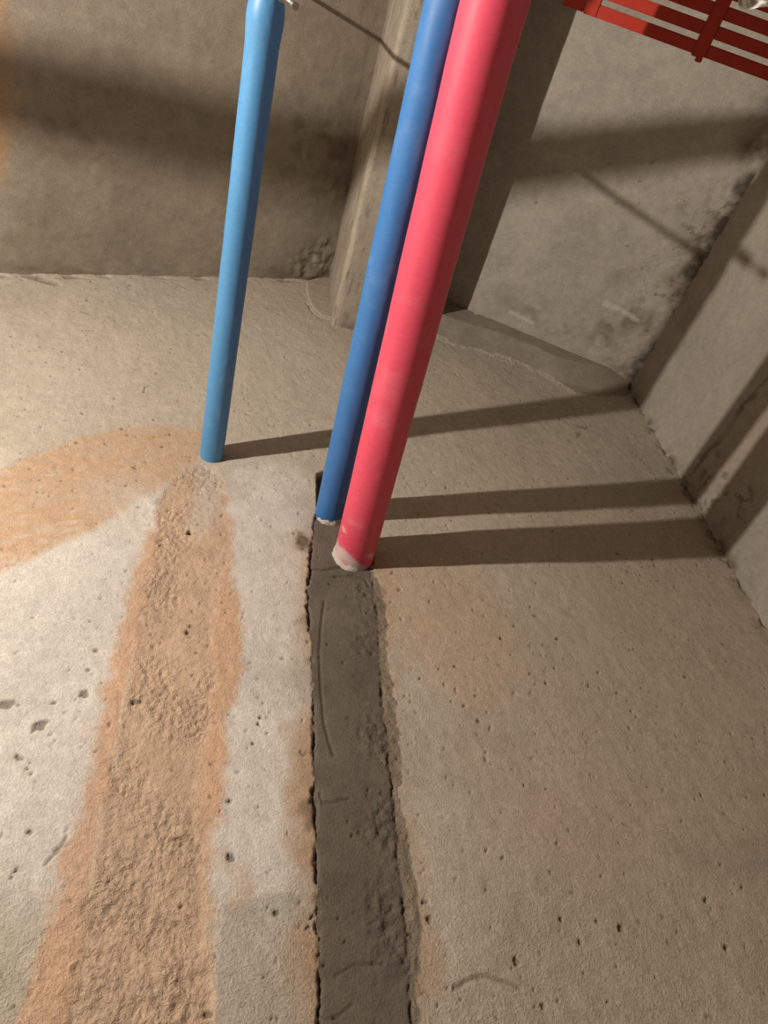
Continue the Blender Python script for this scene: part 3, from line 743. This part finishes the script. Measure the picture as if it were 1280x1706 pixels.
# ------------------------------------------------------------------ slotted orange rack under the right-hand slope
ru = ROOF_R.u; rn = ROOF_R.n; rv = np.array([0.0, -1.0, 0.0])
RH = 0.65                                  # how far below the slope it hangs
RO = on_plane(985, 17, rn, ROOF_R.p + rn * RH)
RK = RO[2] / on_plane(985, 17, rn, ROOF_R.p + rn * 0.40)[2]
RO = RO + np.array([0, 0, H])
ru = ru * RK; rv = rv * RK
rack = empty('slotted_rack', tuple(RO), label='orange slotted plastic rack under the sloping ceiling at the top right corner', category='rack')
def rbox(name, u0, u1, v0, v1, t0, t1, mat=M_RACK, bev=0.0012, notch=None):
    bm = bmesh.new(); bmesh.ops.create_cube(bm, size=1.0)
    for w in bm.verts:
        w.co = ((w.co.x + 0.5) * (u1 - u0) + u0, (w.co.y + 0.5) * (v1 - v0) + v0, (w.co.z + 0.5) * (t1 - t0) + t0)
    bmesh.ops.bevel(bm, geom=list(bm.edges), offset=bev, segments=2, affect='EDGES', clamp_overlap=True)
    for w in bm.verts:
        a = ru * w.co.x + rv * w.co.y - rn * w.co.z
        w.co = Vector(a)
    bmesh.ops.recalc_face_normals(bm, faces=bm.faces)
    m_ = bpy.data.meshes.new(name); bm.to_mesh(m_); bm.free()
    return link(name, m_, mat, rack)
PIT = 0.0309; PER = 0.2240
for k in range(7):
    rbox('rail', -0.012, 0.462, -0.0082 + k * PIT, 0.0128 + k * PIT, 0, 0.007)
for k in range(3):
    uc = k * PER
    rbox('cross_rib', uc - 0.0135, uc + 0.0135, -0.0086, 0.0128 + 6 * PIT, -0.0012, 0.0085)
    if k:
        rbox('lug', uc - 0.0125, uc + 0.010, -0.0118, -0.006, 0.0005, 0.006)
        rbox('lug', uc - 0.0015, uc + 0.0115, -0.0185, -0.009, 0.0008, 0.0055)
rbox('end_tongue', -0.058, -0.0142, -0.0075, 0.0085 + 6 * PIT, 0, 0.007)
# two steel hangers hold it up under the slope
for hu, hv in ((0.1, 0.191), (0.36, 0.191)):
    p = RO + ru * hu + rv * hv - rn * 0.004; q = p - rn * (RH - 0.002)
    rod('hanger', p, q, 0.003, M_STEEL, rack, RO)

# crumpled white film hanging from the rack, just reaching into the picture
FO = on_plane(1122, -40, rn, ROOF_R.p + rn * (RH + 0.085)) + np.array([0, 0, H])
nu_, nv_ = 60, 44
uu, vv2 = np.meshgrid(np.linspace(0.0, 0.19, nu_), np.linspace(0.0, 0.10, nv_), indexing='ij')
hh = 0.020 * (1 - np.abs(fbm(uu, vv2, 0.035, 3, 3))) + 0.010 * fbm(uu, vv2, 0.014, 2, 6) + 0.020 * sstep(0.04, 0.1, vv2)
ed = 0.009 * fbm(uu, vv2 * 0.2, 0.03, 3, 5)
pts = FO + (uu + 0.5 * ed)[..., None] * ROOF_R.u + (vv2 + ed * sstep(0.08, 0.0, vv2))[..., None] * np.array([0, -1.0, 0]) - hh[..., None] * rn
fo = FO + ROOF_R.u * 0.08 - rn * 0.02
film = mesh_from('plastic_film', pts.reshape(-1, 3) - fo, grid_quads(nu_, nv_))
fo_ = link('plastic_film', film, M_FILM, None, label='crumpled white plastic film hanging from the orange rack at the top edge', category='plastic film')
fo_.location = fo
sol = fo_.modifiers.new('thickness', 'SOLIDIFY'); sol.thickness = 0.0008; sol.offset = -1

# grey duct added out of frame to shade the right half of the rack
D0 = np.array(hz((0.30, 0.080, 1.172)))
duct = empty('shade_duct', tuple(D0), label='pale grey duct added out of frame above the red pipe to shade the rack', category='duct')
v, q, c = tube(np.array([[0, 0, 0], [0, -0.4, 0], [0, -1.6, 0], [0, YB + 0.003 - D0[1], 0]]) + D0, lambda t: 0.058, np.array([0.55, 0.54, 0.52]))
link('duct_body', mesh_from('duct_body', v - D0, q, c), M_FOAM, duct)
v, q, c = tube(np.array([[0, 0.004, 0], [0, 0.0035, 0], [0, -0.03, 0], [0, -0.0305, 0]]) + D0, lambda t: 0.0612 if 0.0002 < t < 0.0342 else 0.0582, np.array([0.50, 0.49, 0.47]))
link('duct_collar', mesh_from('duct_collar', v - D0, q, c), M_FOAM, duct)
bm = bmesh.new(); bmesh.ops.create_circle(bm, cap_ends=True, radius=0.0578, segments=44, matrix=Matrix.Rotation(math.pi / 2, 4, 'X'))
m = bpy.data.meshes.new('end_cap'); bm.to_mesh(m); bm.free(); link('end_cap', m, M_PLASTER, duct)
for yy in (-0.9, -2.2):
    rod('threaded_rod', D0 + np.array([0.03, yy, 0.051]), np.array([D0[0] + 0.03, D0[1] + yy, H + BEAM_Z + 0.006]), 0.004, M_STEEL, duct, D0)
